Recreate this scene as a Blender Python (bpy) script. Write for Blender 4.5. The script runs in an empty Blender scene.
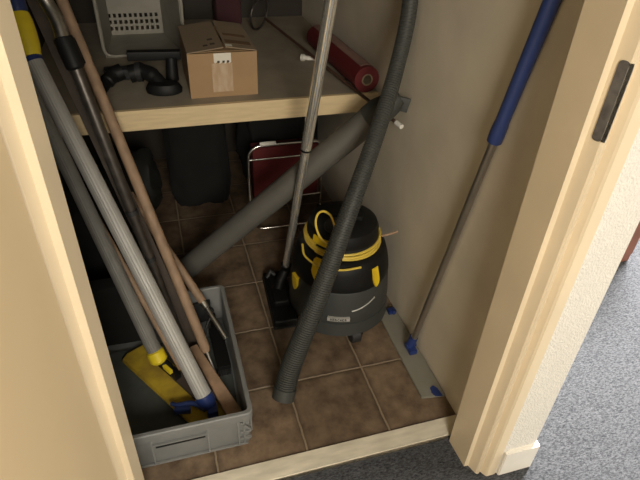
import bpy, bmesh, math, random
from mathutils import Vector, Matrix, Quaternion

random.seed(7)
PI = math.pi
sc = bpy.context.scene
C = sc.collection

# ------------------------------------------------------------------ camera
cam = bpy.data.cameras.new('camera')
cam.sensor_fit = 'HORIZONTAL'
cam.sensor_width = 36.0
cam.lens = 542.0 / 640.0 * 36.0
cam.clip_start = 0.02
camo = bpy.data.objects.new('camera', cam)
C.objects.link(camo)
# columns: camera right, camera up, camera backward in world axes
camo.matrix_world = Matrix(((0.95749383, 0.13907716, -0.25271153, 0.0),
                            (-0.28576119, 0.57676823, -0.76529665, 0.0),
                            (0.03932069, 0.80498196, 0.59199487, 1.65),
                            (0, 0, 0, 1)))
sc.camera = camo

# ------------------------------------------------------------------ world, lights, exposure
w = bpy.data.worlds.new('world'); sc.world = w; w.use_nodes = True
bg = w.node_tree.nodes['Background']
bg.inputs['Color'].default_value = (1.0, 0.87, 0.70, 1)
bg.inputs['Strength'].default_value = 0.02

def area(name, loc, target, size, power, col, shape='DISK'):
    l = bpy.data.lights.new(name, 'AREA'); l.shape = shape; l.size = size
    l.energy = power; l.color = col
    o = bpy.data.objects.new(name, l); C.objects.link(o); o.location = loc
    d = Vector(target) - Vector(loc)
    o.rotation_euler = d.to_track_quat('-Z', 'Y').to_euler()
    return o

area('hall_lamp', (0.08, -1.75, 2.0), (0.30, 1.0, 0.8), 1.0, 80, (1.0, 0.92, 0.79))
area('side_lamp', (4.0, -0.4, 1.30), (-0.2, 0.4, 0.9), 0.9, 80, (1.0, 0.90, 0.74))
area('hall_ceiling_lamp', (2.9, 2.1, 2.45), (2.0, 1.3, 0.0), 0.7, 520, (1.0, 0.97, 0.93))

sc.view_settings.view_transform = 'Standard'
sc.view_settings.look = 'None'
sc.view_settings.gamma = 1.0
sc.view_settings.use_curve_mapping = False
sc.view_settings.exposure = 0.0

# ------------------------------------------------------------------ materials
def mat(name, col, rough=0.6, metal=0.0, var=0.0, vscale=20.0, col2=None, bump=0.0, bscale=80.0, stretch=None, spec=0.5):
    m = bpy.data.materials.new(name); m.use_nodes = True
    nt = m.node_tree; N = nt.nodes; L = nt.links
    b = N['Principled BSDF']
    b.inputs['Roughness'].default_value = rough
    b.inputs['Metallic'].default_value = metal
    b.inputs['Specular IOR Level'].default_value = spec
    tc = N.new('ShaderNodeTexCoord'); mp = N.new('ShaderNodeMapping')
    if stretch: mp.inputs['Scale'].default_value = stretch
    L.new(tc.outputs['Object'], mp.inputs['Vector'])
    if var > 0 or col2:
        n = N.new('ShaderNodeTexNoise'); n.inputs['Scale'].default_value = vscale
        n.inputs['Detail'].default_value = 5
        L.new(mp.outputs['Vector'], n.inputs['Vector'])
        r = N.new('ShaderNodeValToRGB')
        r.color_ramp.elements[0].position = 0.35; r.color_ramp.elements[1].position = 0.65
        c2 = col2 if col2 else tuple(c * (1 - var) for c in col)
        r.color_ramp.elements[0].color = (*c2, 1); r.color_ramp.elements[1].color = (*col, 1)
        L.new(n.outputs['Fac'], r.inputs['Fac']); L.new(r.outputs['Color'], b.inputs['Base Color'])
    else:
        n = N.new('ShaderNodeTexNoise'); n.inputs['Scale'].default_value = vscale
        L.new(mp.outputs['Vector'], n.inputs['Vector'])
        r = N.new('ShaderNodeMapRange'); r.inputs['To Min'].default_value = max(0, rough - .05); r.inputs['To Max'].default_value = min(1, rough + .05)
        L.new(n.outputs['Fac'], r.inputs['Value']); L.new(r.outputs['Result'], b.inputs['Roughness'])
        b.inputs['Base Color'].default_value = (*col, 1)
    if bump > 0:
        n2 = N.new('ShaderNodeTexNoise'); n2.inputs['Scale'].default_value = bscale; n2.inputs['Detail'].default_value = 3
        L.new(mp.outputs['Vector'], n2.inputs['Vector'])
        bp = N.new('ShaderNodeBump'); bp.inputs['Strength'].default_value = bump; bp.inputs['Distance'].default_value = 0.004
        L.new(n2.outputs['Fac'], bp.inputs['Height']); L.new(bp.outputs['Normal'], b.inputs['Normal'])
    return m

def tile_mat():
    m = bpy.data.materials.new('terracotta_tiles'); m.use_nodes = True
    nt = m.node_tree; N = nt.nodes; L = nt.links; b = N['Principled BSDF']
    b.inputs['Roughness'].default_value = 0.5
    tc = N.new('ShaderNodeTexCoord'); sp = N.new('ShaderNodeSeparateXYZ')
    L.new(tc.outputs['Object'], sp.inputs[0])
    S = 0.298
    def math_(op, a, b_=None):
        n = N.new('ShaderNodeMath'); n.operation = op
        for i, v in enumerate((a, b_)):
            if v is None: continue
            if isinstance(v, (int, float)): n.inputs[i].default_value = v
            else: L.new(v, n.inputs[i])
        return n.outputs[0]
    wob = N.new('ShaderNodeTexNoise'); wob.inputs['Scale'].default_value = 30
    L.new(tc.outputs['Object'], wob.inputs['Vector'])
    wv = math_('MULTIPLY', math_('SUBTRACT', wob.outputs['Fac'], 0.5), 0.006)
    edges = []; cells = []
    for ax, off in (('X', 0.024), ('Y', 0.9915)):
        v = math_('ADD', sp.outputs[ax], wv)
        u = math_('DIVIDE', math_('SUBTRACT', v, off - 10 * S), S)
        fr = math_('FRACT', u)
        edges.append(math_('MINIMUM', fr, math_('SUBTRACT', 1.0, fr)))
        cells.append(math_('FLOOR', u))
    e = math_('MINIMUM', edges[0], edges[1])
    gr = N.new('ShaderNodeMapRange'); gr.inputs['From Min'].default_value = 0.009; gr.inputs['From Max'].default_value = 0.016
    L.new(e, gr.inputs['Value'])                      # 0 grout, 1 tile
    cb = N.new('ShaderNodeCombineXYZ'); L.new(cells[0], cb.inputs[0]); L.new(cells[1], cb.inputs[1])
    wn = N.new('ShaderNodeTexWhiteNoise'); L.new(cb.outputs[0], wn.inputs['Vector'])
    no = N.new('ShaderNodeTexNoise'); no.inputs['Scale'].default_value = 14; no.inputs['Detail'].default_value = 8; no.inputs['Roughness'].default_value = 0.65
    no.noise_dimensions = '4D'; L.new(tc.outputs['Object'], no.inputs['Vector']); L.new(wn.outputs['Value'], no.inputs['W'])
    rp = N.new('ShaderNodeValToRGB')
    rp.color_ramp.elements[0].position = 0.28; rp.color_ramp.elements[0].color = (0.075, 0.047, 0.029, 1)
    rp.color_ramp.elements[1].position = 0.72; rp.color_ramp.elements[1].color = (0.30, 0.215, 0.14, 1)
    L.new(no.outputs['Fac'], rp.inputs['Fac'])
    mul = N.new('ShaderNodeMix'); mul.data_type = 'RGBA'; mul.blend_type = 'MULTIPLY'; mul.inputs[0].default_value = 1
    L.new(rp.outputs['Color'], mul.inputs[6])
    sh = math_('ADD', math_('MULTIPLY', wn.outputs['Value'], 0.25), 0.8)
    cc = N.new('ShaderNodeCombineXYZ'); [L.new(sh, cc.inputs[i]) for i in range(3)]
    L.new(cc.outputs[0], mul.inputs[7])
    # dark worn rim of each glazed tile
    rim = N.new('ShaderNodeMapRange'); rim.inputs['From Min'].default_value = 0.012; rim.inputs['From Max'].default_value = 0.07
    rim.inputs['To Min'].default_value = 0.62; L.new(e, rim.inputs['Value'])
    m2 = N.new('ShaderNodeMix'); m2.data_type = 'RGBA'; m2.blend_type = 'MULTIPLY'; m2.inputs[0].default_value = 1
    c3 = N.new('ShaderNodeCombineXYZ'); [L.new(rim.outputs[0], c3.inputs[i]) for i in range(3)]
    L.new(mul.outputs[2], m2.inputs[6]); L.new(c3.outputs[0], m2.inputs[7])
    mx = N.new('ShaderNodeMix'); mx.data_type = 'RGBA'
    L.new(gr.outputs[0], mx.inputs[0]); mx.inputs[6].default_value = (0.29, 0.225, 0.15, 1)
    L.new(m2.outputs[2], mx.inputs[7]); L.new(mx.outputs[2], b.inputs['Base Color'])
    bp = N.new('ShaderNodeBump'); bp.inputs['Distance'].default_value = 0.004; bp.inputs['Strength'].default_value = 0.8
    hh = math_('ADD', gr.outputs[0], math_('MULTIPLY', no.outputs['Fac'], 0.4))
    L.new(hh, bp.inputs['Height']); L.new(bp.outputs['Normal'], b.inputs['Normal'])
    return m

def carpet_mat():
    m = bpy.data.materials.new('grey_carpet'); m.use_nodes = True
    nt = m.node_tree; N = nt.nodes; L = nt.links; b = N['Principled BSDF']
    b.inputs['Roughness'].default_value = 1.0; b.inputs['Specular IOR Level'].default_value = 0.1
    tc = N.new('ShaderNodeTexCoord'); mp = N.new('ShaderNodeMapping'); mp.inputs['Scale'].default_value = (1, 2.2, 1)
    mp.inputs['Rotation'].default_value = (0, 0, 0.5)
    L.new(tc.outputs['Object'], mp.inputs['Vector'])
    n = N.new('ShaderNodeTexNoise'); n.inputs['Scale'].default_value = 95; n.inputs['Detail'].default_value = 6; n.inputs['Roughness'].default_value = 0.75
    L.new(mp.outputs['Vector'], n.inputs['Vector'])
    r = N.new('ShaderNodeValToRGB'); r.color_ramp.elements[0].position = 0.36; r.color_ramp.elements[1].position = 0.64
    r.color_ramp.elements[0].color = (0.020, 0.022, 0.026, 1); r.color_ramp.elements[1].color = (0.112, 0.116, 0.126, 1)
    L.new(n.outputs['Fac'], r.inputs['Fac']); L.new(r.outputs['Color'], b.inputs['Base Color'])
    bp = N.new('ShaderNodeBump'); bp.inputs['Strength'].default_value = 0.6; bp.inputs['Distance'].default_value = 0.004
    L.new(n.outputs['Fac'], bp.inputs['Height']); L.new(bp.outputs['Normal'], b.inputs['Normal'])
    return m

M = {
 'tiles': tile_mat(), 'carpet': carpet_mat(),
 'dark_wall': mat('darkened_brown_wall', (0.035, 0.028, 0.021), 0.8, var=0.2, vscale=5),  # left and back wall colour darkened to deepen the closet's shade
 'far_wall': mat('taupe_paint', (0.22, 0.20, 0.17), 0.8, var=0.05, vscale=5),
 'closet_wall': mat('beige_wall_paint', (0.74, 0.67, 0.54), 0.75, var=0.10, vscale=5, bump=0.10, bscale=45),
 'hall_wall': mat('cream_textured_plaster', (0.78, 0.75, 0.68), 0.8, var=0.05, vscale=60, bump=0.9, bscale=170),
 'frame': mat('cream_gloss_paint', (0.80, 0.67, 0.47), 0.35, var=0.06, vscale=6),
 'skirt': mat('off_white_skirting_paint', (0.84, 0.80, 0.72), 0.4, var=0.08, vscale=14),
 'door': mat('cream_door_paint', (0.78, 0.62, 0.39), 0.42, var=0.04, vscale=3),
 'sill': mat('worn_white_threshold', (0.78, 0.72, 0.58), 0.35, var=0.22, vscale=9, stretch=(1, 4, 1)),
 'shelf_edge': mat('pale_wood_edge', (0.74, 0.58, 0.34), 0.5, var=0.12, vscale=12, stretch=(1, 8, 8)),
 'shelf_top': mat('dusty_shelf_laminate', (0.34, 0.295, 0.225), 0.6, var=0.15, vscale=10),
 'steel': mat('scuffed_steel', (0.62, 0.60, 0.55), 0.35, metal=1.0, var=0.3, vscale=60),
 'chrome': mat('chrome_tube', (0.88, 0.86, 0.80), 0.27, metal=1.0, var=0.08, vscale=30),
 'dark_chrome': mat('tarnished_chrome_tube', (0.14, 0.125, 0.11), 0.42, metal=0.8, var=0.3, vscale=30),
 'alu': mat('ribbed_aluminium', (0.47, 0.46, 0.43), 0.55, metal=0.25, var=0.1, vscale=20),
 'alu_grey': mat('dull_grey_aluminium', (0.24, 0.235, 0.215), 0.6, metal=0.2, var=0.12, vscale=20),
 'mop_pole': mat('mop_pole_aluminium', (0.42, 0.39, 0.34), 0.35, metal=0.92, var=0.1, vscale=20),
 'blue': mat('blue_plastic', (0.018, 0.038, 0.16), 0.4, var=0.1, vscale=20),
 'navy': mat('navy_plastic', (0.028, 0.05, 0.17), 0.38, var=0.1, vscale=20),
 'yellow': mat('yellow_plastic', (0.90, 0.70, 0.03), 0.4, var=0.1, vscale=20),
 'vac_yellow': mat('yellow_vacuum_plastic', (0.80, 0.56, 0.02), 0.35, var=0.05, vscale=20),
 'cord': mat('yellow_power_cord', (0.75, 0.55, 0.08), 0.45, var=0.1, vscale=30),
 'mop_yellow': mat('dirty_yellow_flat_mop', (0.58, 0.41, 0.03), 0.75, col2=(0.34, 0.23, 0.03), vscale=14, bump=0.3),
 'black': mat('black_plastic', (0.007, 0.007, 0.007), 0.55, var=0.2, vscale=30, spec=0.3),
 'soft_black': mat('matt_black_plastic', (0.02, 0.02, 0.021), 0.6, var=0.3, vscale=30),
 'vac_grey': mat('anthracite_vacuum_plastic', (0.045, 0.049, 0.046), 0.5, var=0.08, vscale=20),
 'hose': mat('grey_corrugated_hose', (0.050, 0.053, 0.048), 0.5, var=0.12, vscale=25),
 'pipe': mat('grey_plastic_pipe', (0.12, 0.114, 0.10), 0.55, var=0.15, vscale=8),
 'crate': mat('grey_crate_plastic', (0.225, 0.23, 0.225), 0.5, var=0.12, vscale=10),
 'white': mat('white_plastic', (0.80, 0.77, 0.70), 0.45, var=0.05, vscale=20),
 'basket': mat('dingy_white_basket_plastic', (0.31, 0.29, 0.24), 0.5, var=0.2, vscale=9),
 'wood': mat('worn_wooden_handle', (0.37, 0.245, 0.155), 0.6, var=0.3, vscale=10, stretch=(3, 3, 1)),
 'wood_dark': mat('greyed_brown_wood', (0.075, 0.056, 0.042), 0.7, var=0.3, vscale=9, stretch=(3, 3, 1)),
 'wood_pale': mat('pale_bare_wood', (0.46, 0.30, 0.19), 0.65, var=0.25, vscale=9, stretch=(3, 3, 1)),
 'mahogany': mat('red_brown_wood', (0.20, 0.075, 0.045), 0.5, var=0.2, vscale=8),
 'card': mat('brown_cardboard', (0.38, 0.245, 0.125), 0.85, var=0.08, vscale=14),
 'card_in': mat('cardboard_flap_print_ground', (0.27, 0.205, 0.13), 0.85, var=0.06, vscale=14),
 'print': mat('dark_brown_print', (0.07, 0.05, 0.035), 0.8, var=0.1),
 'tan_print': mat('tan_print', (0.17, 0.10, 0.05), 0.8, var=0.1),
 'paper': mat('white_paper_label', (0.74, 0.70, 0.60), 0.7, var=0.04),
 'tape': mat('clear_glossy_tape', (0.47, 0.33, 0.20), 0.15, col2=(0.56, 0.43, 0.30), vscale=28, stretch=(2.5, 1, 0.6)),
 'red': mat('dark_red_fabric', (0.11, 0.008, 0.008), 0.8, var=0.15, vscale=30, bump=0.2, bscale=200),
 'red_roll': mat('red_roll_material', (0.12, 0.009, 0.011), 0.65, var=0.15, vscale=15),
 'wrap': mat('grey_pink_wrapping', (0.27, 0.16, 0.13), 0.5, var=0.2, vscale=10),
 'mopboard': mat('grey_green_flat_mop_plate', (0.23, 0.22, 0.18), 0.55, var=0.1, vscale=10),
 'purple': mat('dark_plum_fabric', (0.06, 0.018, 0.022), 0.9, var=0.2, vscale=10),
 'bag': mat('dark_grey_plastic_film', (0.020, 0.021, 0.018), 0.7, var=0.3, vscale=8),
 'filler_black': mat('near_black_filler', (0.007, 0.007, 0.006), 0.95, var=0.3, vscale=12),  # near-black colour of the added shade fillers
 'crate_shade': mat('crate_shade_grey_green', (0.085, 0.094, 0.088), 0.9, var=0.15, vscale=25),  # shade of the crate floor put into a sheet colour
 'wand': mat('polished_steel_wand', (0.90, 0.88, 0.80), 0.13, metal=0.84, var=0.06, vscale=30),
 'strike': mat('scuffed_dark_steel', (0.17, 0.16, 0.15), 0.5, metal=0.3, col2=(0.10, 0.09, 0.085), vscale=40),
 'stick': mat('dark_brown_cane', (0.085, 0.045, 0.03), 0.5, var=0.2, vscale=20),
 'silver': mat('silver_badge', (0.62, 0.61, 0.57), 0.35, metal=0.4, var=0.05),
}

# ------------------------------------------------------------------ mesh helpers
def obj(name, bm, m, parent=None, smooth=True, auto=True):
    me = bpy.data.meshes.new(name)
    bmesh.ops.recalc_face_normals(bm, faces=bm.faces)
    bm.to_mesh(me); bm.free()
    if m: me.materials.append(m if not isinstance(m, str) else M[m])
    if smooth:
        for p in me.polygons: p.use_smooth = True
        try: me.set_sharp_from_angle(angle=math.radians(38))
        except Exception: pass
    o = bpy.data.objects.new(name, me); C.objects.link(o)
    if parent:
        o.parent = parent
        o.matrix_parent_inverse = parent.matrix_basis.inverted() if parent.type != 'EMPTY' else Matrix.Translation(-parent.location)
    return o

def thing(name, label, cat, loc=(0, 0, 0), group=None):
    o = bpy.data.objects.new(name, None); C.objects.link(o); o.location = loc
    o.empty_display_size = 0.05
    o['label'] = label; o['category'] = cat
    if group: o['group'] = group
    return o

def tag(o, label, cat, group=None):
    o['label'] = label; o['category'] = cat
    if group: o['group'] = group
    return o

def struct(name, bm, m, label=None, parent=None, smooth=False):
    o = obj(name, bm, m, parent, smooth)
    if parent is None:
        o['kind'] = 'structure'
    if label:
        o['label'] = label
        if parent is None: o['category'] = name.split('_')[0].split('.')[0]
    return o

def box(bm, x0, x1, y0, y1, z0, z1, bev=0.0, mx=None, seg=2):
    t = bmesh.new()
    vs = [t.verts.new((x, y, z)) for x in (x0, x1) for y in (y0, y1) for z in (z0, z1)]
    for f in ((0,1,3,2),(4,6,7,5),(0,4,5,1),(2,3,7,6),(0,2,6,4),(1,5,7,3)):
        t.faces.new([vs[i] for i in f])
    if bev > 0:
        bmesh.ops.bevel(t, geom=list(t.edges), offset=bev, segments=seg, profile=0.7, affect='EDGES')
    if mx is not None: bmesh.ops.transform(t, matrix=mx, verts=t.verts)
    merge(bm, t); return bm

def merge(bm, t):
    me = bpy.data.meshes.new('tmp'); t.to_mesh(me); t.free(); bm.from_mesh(me); bpy.data.meshes.remove(me)

def NB(): return bmesh.new()

def tube(bm, pts, r, n=16, cap=True, ribs=None):
    """Tube along pts; r one radius or a list."""
    pts = [Vector(p) for p in pts]
    if not isinstance(r, (list, tuple)): r = [r] * len(pts)
    d0 = (pts[1] - pts[0]).normalized()
    up = Vector((0, 0, 1)) if abs(d0.z) < 0.9 else Vector((1, 0, 0))
    a = d0.cross(up).normalized(); prev = d0; rings = []
    for i, p in enumerate(pts):
        if i == 0: d = d0
        elif i == len(pts) - 1: d = (pts[i] - pts[i - 1]).normalized()
        else: d = ((pts[i + 1] - pts[i]).normalized() + (pts[i] - pts[i - 1]).normalized())
        if d.length < 1e-6: d = prev
        d = d.normalized()
        q = prev.rotation_difference(d); a = (q @ a).normalized(); prev = d
        b = d.cross(a).normalized()
        rings.append([bm.verts.new(p + (a * math.cos(2*PI*k/n) + b * math.sin(2*PI*k/n)) * (r[i] * (ribs(k) if ribs else 1))) for k in range(n)])
    for i in range(len(rings) - 1):
        for k in range(n):
            bm.faces.new((rings[i][k], rings[i][(k+1) % n], rings[i+1][(k+1) % n], rings[i+1][k]))
    if cap:
        bm.faces.new(rings[0][::-1]); bm.faces.new(rings[-1])
    return bm

def hollow_tube(bm, p0, p1, ro, ri, n=28):
    p0, p1 = Vector(p0), Vector(p1); d = (p1 - p0).normalized()
    a = d.cross(Vector((0, 0, 1))).normalized(); b = d.cross(a)
    def ring(p, r): return [bm.verts.new(p + (a*math.cos(2*PI*k/n) + b*math.sin(2*PI*k/n))*r) for k in range(n)]
    R = [ring(p0, ro), ring(p1, ro), ring(p1, ri), ring(p0, ri)]
    for i in range(4):
        A, B = R[i], R[(i+1) % 4]
        for k in range(n): bm.faces.new((A[k], A[(k+1) % n], B[(k+1) % n], B[k]))
    return bm

def lathe(bm, prof, c=(0, 0, 0), n=40, sx=1, sy=1, mx=None):
    t = bmesh.new(); rings = []
    for r, z in prof:
        rings.append([t.verts.new((c[0] + r*sx*math.cos(2*PI*k/n), c[1] + r*sy*math.sin(2*PI*k/n), c[2] + z)) for k in range(n)])
    for i in range(len(rings) - 1):
        for k in range(n): t.faces.new((rings[i][k], rings[i][(k+1) % n], rings[i+1][(k+1) % n], rings[i+1][k]))
    t.faces.new(rings[0][::-1]); t.faces.new(rings[-1])
    if mx is not None: bmesh.ops.transform(t, matrix=mx, verts=t.verts)
    merge(bm, t); return bm

def prism(bm, poly, z0, z1, bev=0.0, mx=None):
    """poly: list of (x, y) extruded in z."""
    t = bmesh.new()
    lo = [t.verts.new((x, y, z0)) for x, y in poly]; hi = [t.verts.new((x, y, z1)) for x, y in poly]
    n = len(poly)
    t.faces.new(lo[::-1]); t.faces.new(hi)
    for i in range(n): t.faces.new((lo[i], lo[(i+1) % n], hi[(i+1) % n], hi[i]))
    if bev: bmesh.ops.bevel(t, geom=list(t.edges), offset=bev, segments=2, affect='EDGES')
    if mx is not None: bmesh.ops.transform(t, matrix=mx, verts=t.verts)
    merge(bm, t); return bm

def frame_to(p0, p1, roll=0.0):
    """matrix whose +Z runs from p0 to p1, origin p0"""
    p0, p1 = Vector(p0), Vector(p1)
    q = (p1 - p0).to_track_quat('Z', 'Y')
    return Matrix.Translation(p0) @ q.to_matrix().to_4x4() @ Matrix.Rotation(roll, 4, 'Z')

def spline(pts, n=12):
    P = [Vector(p) for p in pts]; P = [P[0]*2 - P[1]] + P + [P[-1]*2 - P[-2]]; out = []
    for i in range(1, len(P) - 2):
        for k in range(n):
            t = k / n; a, b, c, d = P[i-1], P[i], P[i+1], P[i+2]
            out.append(0.5*((2*b) + (c-a)*t + (2*a-5*b+4*c-d)*t*t + (3*b-a-3*c+d)*t**3))
    out.append(P[-2]); return out

def lerp(a, b, t): return Vector(a) * (1 - t) + Vector(b) * t

# ================================================================== SETTING
XW, XL, YB = 0.887, -0.475, 3.2          # closet right wall, left wall, back wall
CH = 2.45
b = NB(); box(b, XL, XW, 0.985, YB, -0.06, 0.0); struct('floor', b, 'tiles', 'brown terracotta tile floor of the closet')
b = NB(); box(b, -2.2, 5.0, -2.6, 5.0, -0.10, -0.006)
# cut the closet footprint out of the carpet: build it from slabs instead
b.free(); b = NB()
box(b, -2.2, 5.0, -3.5, 0.93, -0.06, -0.004); box(b, 1.013, 5.0, 0.93, 5.0, -0.06, -0.004); box(b, -2.2, XL - .12, 0.93, 5.0, -0.06, -0.004)
struct('floor', b, 'carpet', 'mottled dark grey carpet of the hallway')
b = NB(); box(b, -2.3, -2.2, -3.5, 5.0, -.06, 2.62); struct('wall_hall_left', b, 'far_wall')
b = NB(); box(b, -2.3, 5.0, -3.6, -3.5, -.06, 2.62); struct('wall_hall_front', b, 'far_wall')
b = NB(); box(b, 5.0, 5.1, -3.6, 5.0, -.06, 2.62); struct('wall_hall_right', b, 'far_wall')
b = NB(); box(b, -2.3, 5.1, 5.0, 5.1, -.06, 2.62); struct('wall_hall_back', b, 'far_wall')
b = NB(); box(b, -2.3, 5.1, -3.6, 5.1, 2.62, 2.7); struct('ceiling', b, 'far_wall')
b = NB(); box(b, XW, 1.013, 0.76, YB + 0.1, -0.05, CH); 
o = struct('wall_right', b, 'hall_wall', 'right closet wall, cream textured plaster on the hallway side')
b = NB(); box(b, XW - 0.008, XW, 0.90, YB, 0.0, CH - .002); struct('wall_right_lining', b, 'closet_wall', 'beige inner lining', parent=o)
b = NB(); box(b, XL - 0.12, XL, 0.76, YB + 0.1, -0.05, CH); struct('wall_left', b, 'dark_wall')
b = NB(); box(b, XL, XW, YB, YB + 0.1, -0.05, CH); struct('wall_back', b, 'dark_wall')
b = NB(); box(b, XL - 0.12, 1.013, 0.76, YB + 0.1, CH, CH + 0.08); struct('ceiling', b, 'hall_wall')
b = NB(); box(b, XL, -0.26, 0.765, 0.90, -0.05, CH); box(b, -0.26, XW, 0.765, 0.90, 2.06, CH); struct('wall_front', b, 'hall_wall')

# door frame: moulded jambs right and left, head above
jp = [(0.895, 0.908), (0.806, 0.908), (0.809, 0.809), (0.8235, 0.8075), (0.833, 0.777), (0.8375, 0.7725), (0.8455, 0.7735), (0.851, 0.778),
      (0.859, 0.762), (0.864, 0.757), (0.894, 0.757), (0.900, 0.762), (0.895, 0.80)]
b = NB(); prism(b, jp, -0.004, 2.03)
struct('trim_1', b, 'frame', 'cream moulded door jamb on the right of the closet')
mid = 0.3135
b = NB(); prism(b, [(2*mid - x, y) for x, y in jp], -0.004, 2.03)
struct('trim_2', b, 'frame', 'cream moulded door jamb behind the open door')
b = NB()
hp = [(y, z) for y, z in ((0.908, 2.12), (0.908, 2.03), (0.809, 2.03), (0.8075, 2.045), (0.777, 2.055), (0.762, 2.08), (0.757, 2.12))]
t = NB(); prism(t, hp, -0.28, 0.90); bmesh.ops.transform(t, matrix=Matrix(((0,0,1,0),(1,0,0,0),(0,1,0,0),(0,0,0,1))), verts=t.verts); merge(b, t)
struct('trim_3', b, 'frame')
# threshold strip
b = NB(); box(b, -0.25, 0.878, 0.926, 0.993, -0.004, 0.006, 0.002); struct('trim_4', b, 'sill', 'worn off-white threshold strip at the closet doorway')
b = NB(); box(b, -0.18, 0.806, 0.917, 0.926, -0.004, 0.002, 0.001); struct('trim_5', b, 'steel', 'thin metal lip along the threshold')
# skirting round the wall end
sk = [(0.900, 0.762), (0.900, 0.748), (1.026, 0.748), (1.026, YB + .1), (1.013, YB + .1), (1.013, 0.762)]
b = NB(); prism(b, sk, -0.004, 0.118, 0.003)
struct('baseboard_right', b, 'skirt', 'off-white skirting block round the end of the wall')

# strike plate on the rebate of the right jamb
sp = thing('strike_plate', 'scuffed rounded steel strike plate set in the right door jamb', 'strike plate', (0.84, 0.78, 1.27))
b = NB()
t = NB(); poly = []
for cx_, cz_, a0 in ((0.030, 0.062, 0), (0.010, 0.062, 90), (0.010, -0.062, 180), (0.030, -0.062, 270)):
    for k in range(7):
        a = math.radians(a0 + 15 * k); poly.append((cx_ + 0.010*math.cos(a) - .02, cz_ + 0.016*math.sin(a)))
def plate(p0, p1, dz, th, wd, nrm):
    """rounded plate lying from p0 to p1 (xy), height dz either side"""
    mx = Matrix.Translation(Vector(((p0[0]+p1[0])/2, (p0[1]+p1[1])/2, 1.27)))
    u = Vector((p1[0]-p0[0], p1[1]-p0[1], 0)).normalized(); v = Vector((0, 0, 1)); nn = u.cross(v)
    if nn.dot(Vector(nrm)) < 0: nn = -nn
    R = Matrix((u, v, nn)).transposed().to_4x4()
    tt = NB(); pl = []
    for cx_, cz_, a0 in ((wd/2 - .008, dz - .008, 0), (-wd/2 + .008, dz - .008, 90), (-wd/2 + .008, -dz + .008, 180), (wd/2 - .008, -dz + .008, 270)):
        for k in range(6):
            a = math.radians(a0 + 18*k); pl.append((cx_ + .008*math.cos(a), cz_ + .008*math.sin(a)))
    prism(tt, pl, 0.0, th); bmesh.ops.transform(tt, matrix=mx @ R, verts=tt.verts); return tt
obj('plate', plate((0.8275, 0.7960), (0.8335, 0.7765), 0.080, 0.0025, 0.021, (-1, 0, 0)), 'strike', sp)
obj('lip', plate((0.8326, 0.7772), (0.8385, 0.7712), 0.078, 0.0022, 0.009, (0, -1, 0)), 'steel', sp)['label'] = 'bright worn lip'
t.free(); b.free()

# open door at the left
dr = NB(); box(dr, -0.244, -0.204, -0.10, 0.7555, 0.008, 2.02, 0.002)
door = struct('door_1', dr, 'door', 'plain cream door standing open at the left')
b = NB(); tube(b, [(-0.202, 0.02, 1.05), (-0.155, 0.02, 1.05), (-0.155, 0.13, 1.05)], 0.009); struct('door_handle', b, 'steel', None, door)

# ================================================================== SHELF
SZ = 0.83
b = NB(); box(b, XL + .001, XW - .010, 2.0, YB - .001, SZ - 0.035, SZ, 0.001)
shelf = obj('shelf', b, 'shelf_top', smooth=False)
tag(shelf, 'deep beige laminate shelf across the back of the closet', 'shelf')
b = NB(); box(b, XL + .002, XW - .010, 1.982, 2.0, SZ - 0.078, SZ + .0005, 0.0015)
e = obj('edge_board', b, 'shelf_edge', shelf, smooth=False); e['label'] = 'pale wooden front edge board'
b = NB(); box(b, XL + .001, XL + .03, 2.02, YB - .002, SZ - .075, SZ - .035); obj('support_batten', b, 'shelf_edge', shelf, smooth=False)
b = NB(); box(b, XW - .040, XW - .010, 2.02, YB - .002, SZ - .075, SZ - .035)
obj('support_batten', b, 'shelf_edge', shelf, smooth=False)

# ================================================================== CRATE
CX0, CX1, CY0, CY1, CZ = -0.455, 0.158, 1.070, 1.715, 0.17
crate = thing('plastic_crate', 'low grey plastic stacking crate holding tools on the tiled floor', 'crate', ((CX0+CX1)/2, (CY0+CY1)/2, 0))
def rrect(x0, x1, y0, y1, r, n=5):
    out = []
    for cx_, cy_, a0 in ((x1-r, y1-r, 0), (x0+r, y1-r, 90), (x0+r, y0+r, 180), (x1-r, y0+r, 270)):
        for k in range(n + 1):
            a = math.radians(a0 + 90*k/n); out.append((cx_ + r*math.cos(a), cy_ + r*math.sin(a)))
    return out
def shell(bm, levels):
    """levels: list of (rrect points, z) linked in a loop outside->inside"""
    rings = [[bm.verts.new((x, y, z)) for x, y in pts] for pts, z in levels]
    n = len(rings[0])
    for i in range(len(rings) - 1):
        for k in range(n): bm.faces.new((rings[i][k], rings[i][(k+1) % n], rings[i+1][(k+1) % n], rings[i+1][k]))
    bm.faces.new(rings[0][::-1]); bm.faces.new(rings[-1])
def rr(d, z, r=0.022): return (rrect(CX0 + d, CX1 - d, CY0 + d, CY1 - d, max(r - d*.5, .004)), z)
b = NB()
shell(b, [rr(.014, 0.001), rr(.010, .008), rr(.008, .132), rr(.001, .134), rr(0, .137), rr(0, CZ - .003), rr(.003, CZ), rr(.014, CZ), rr(.0165, CZ - .003),
          rr(.018, .012), rr(.022, .006)])
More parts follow.
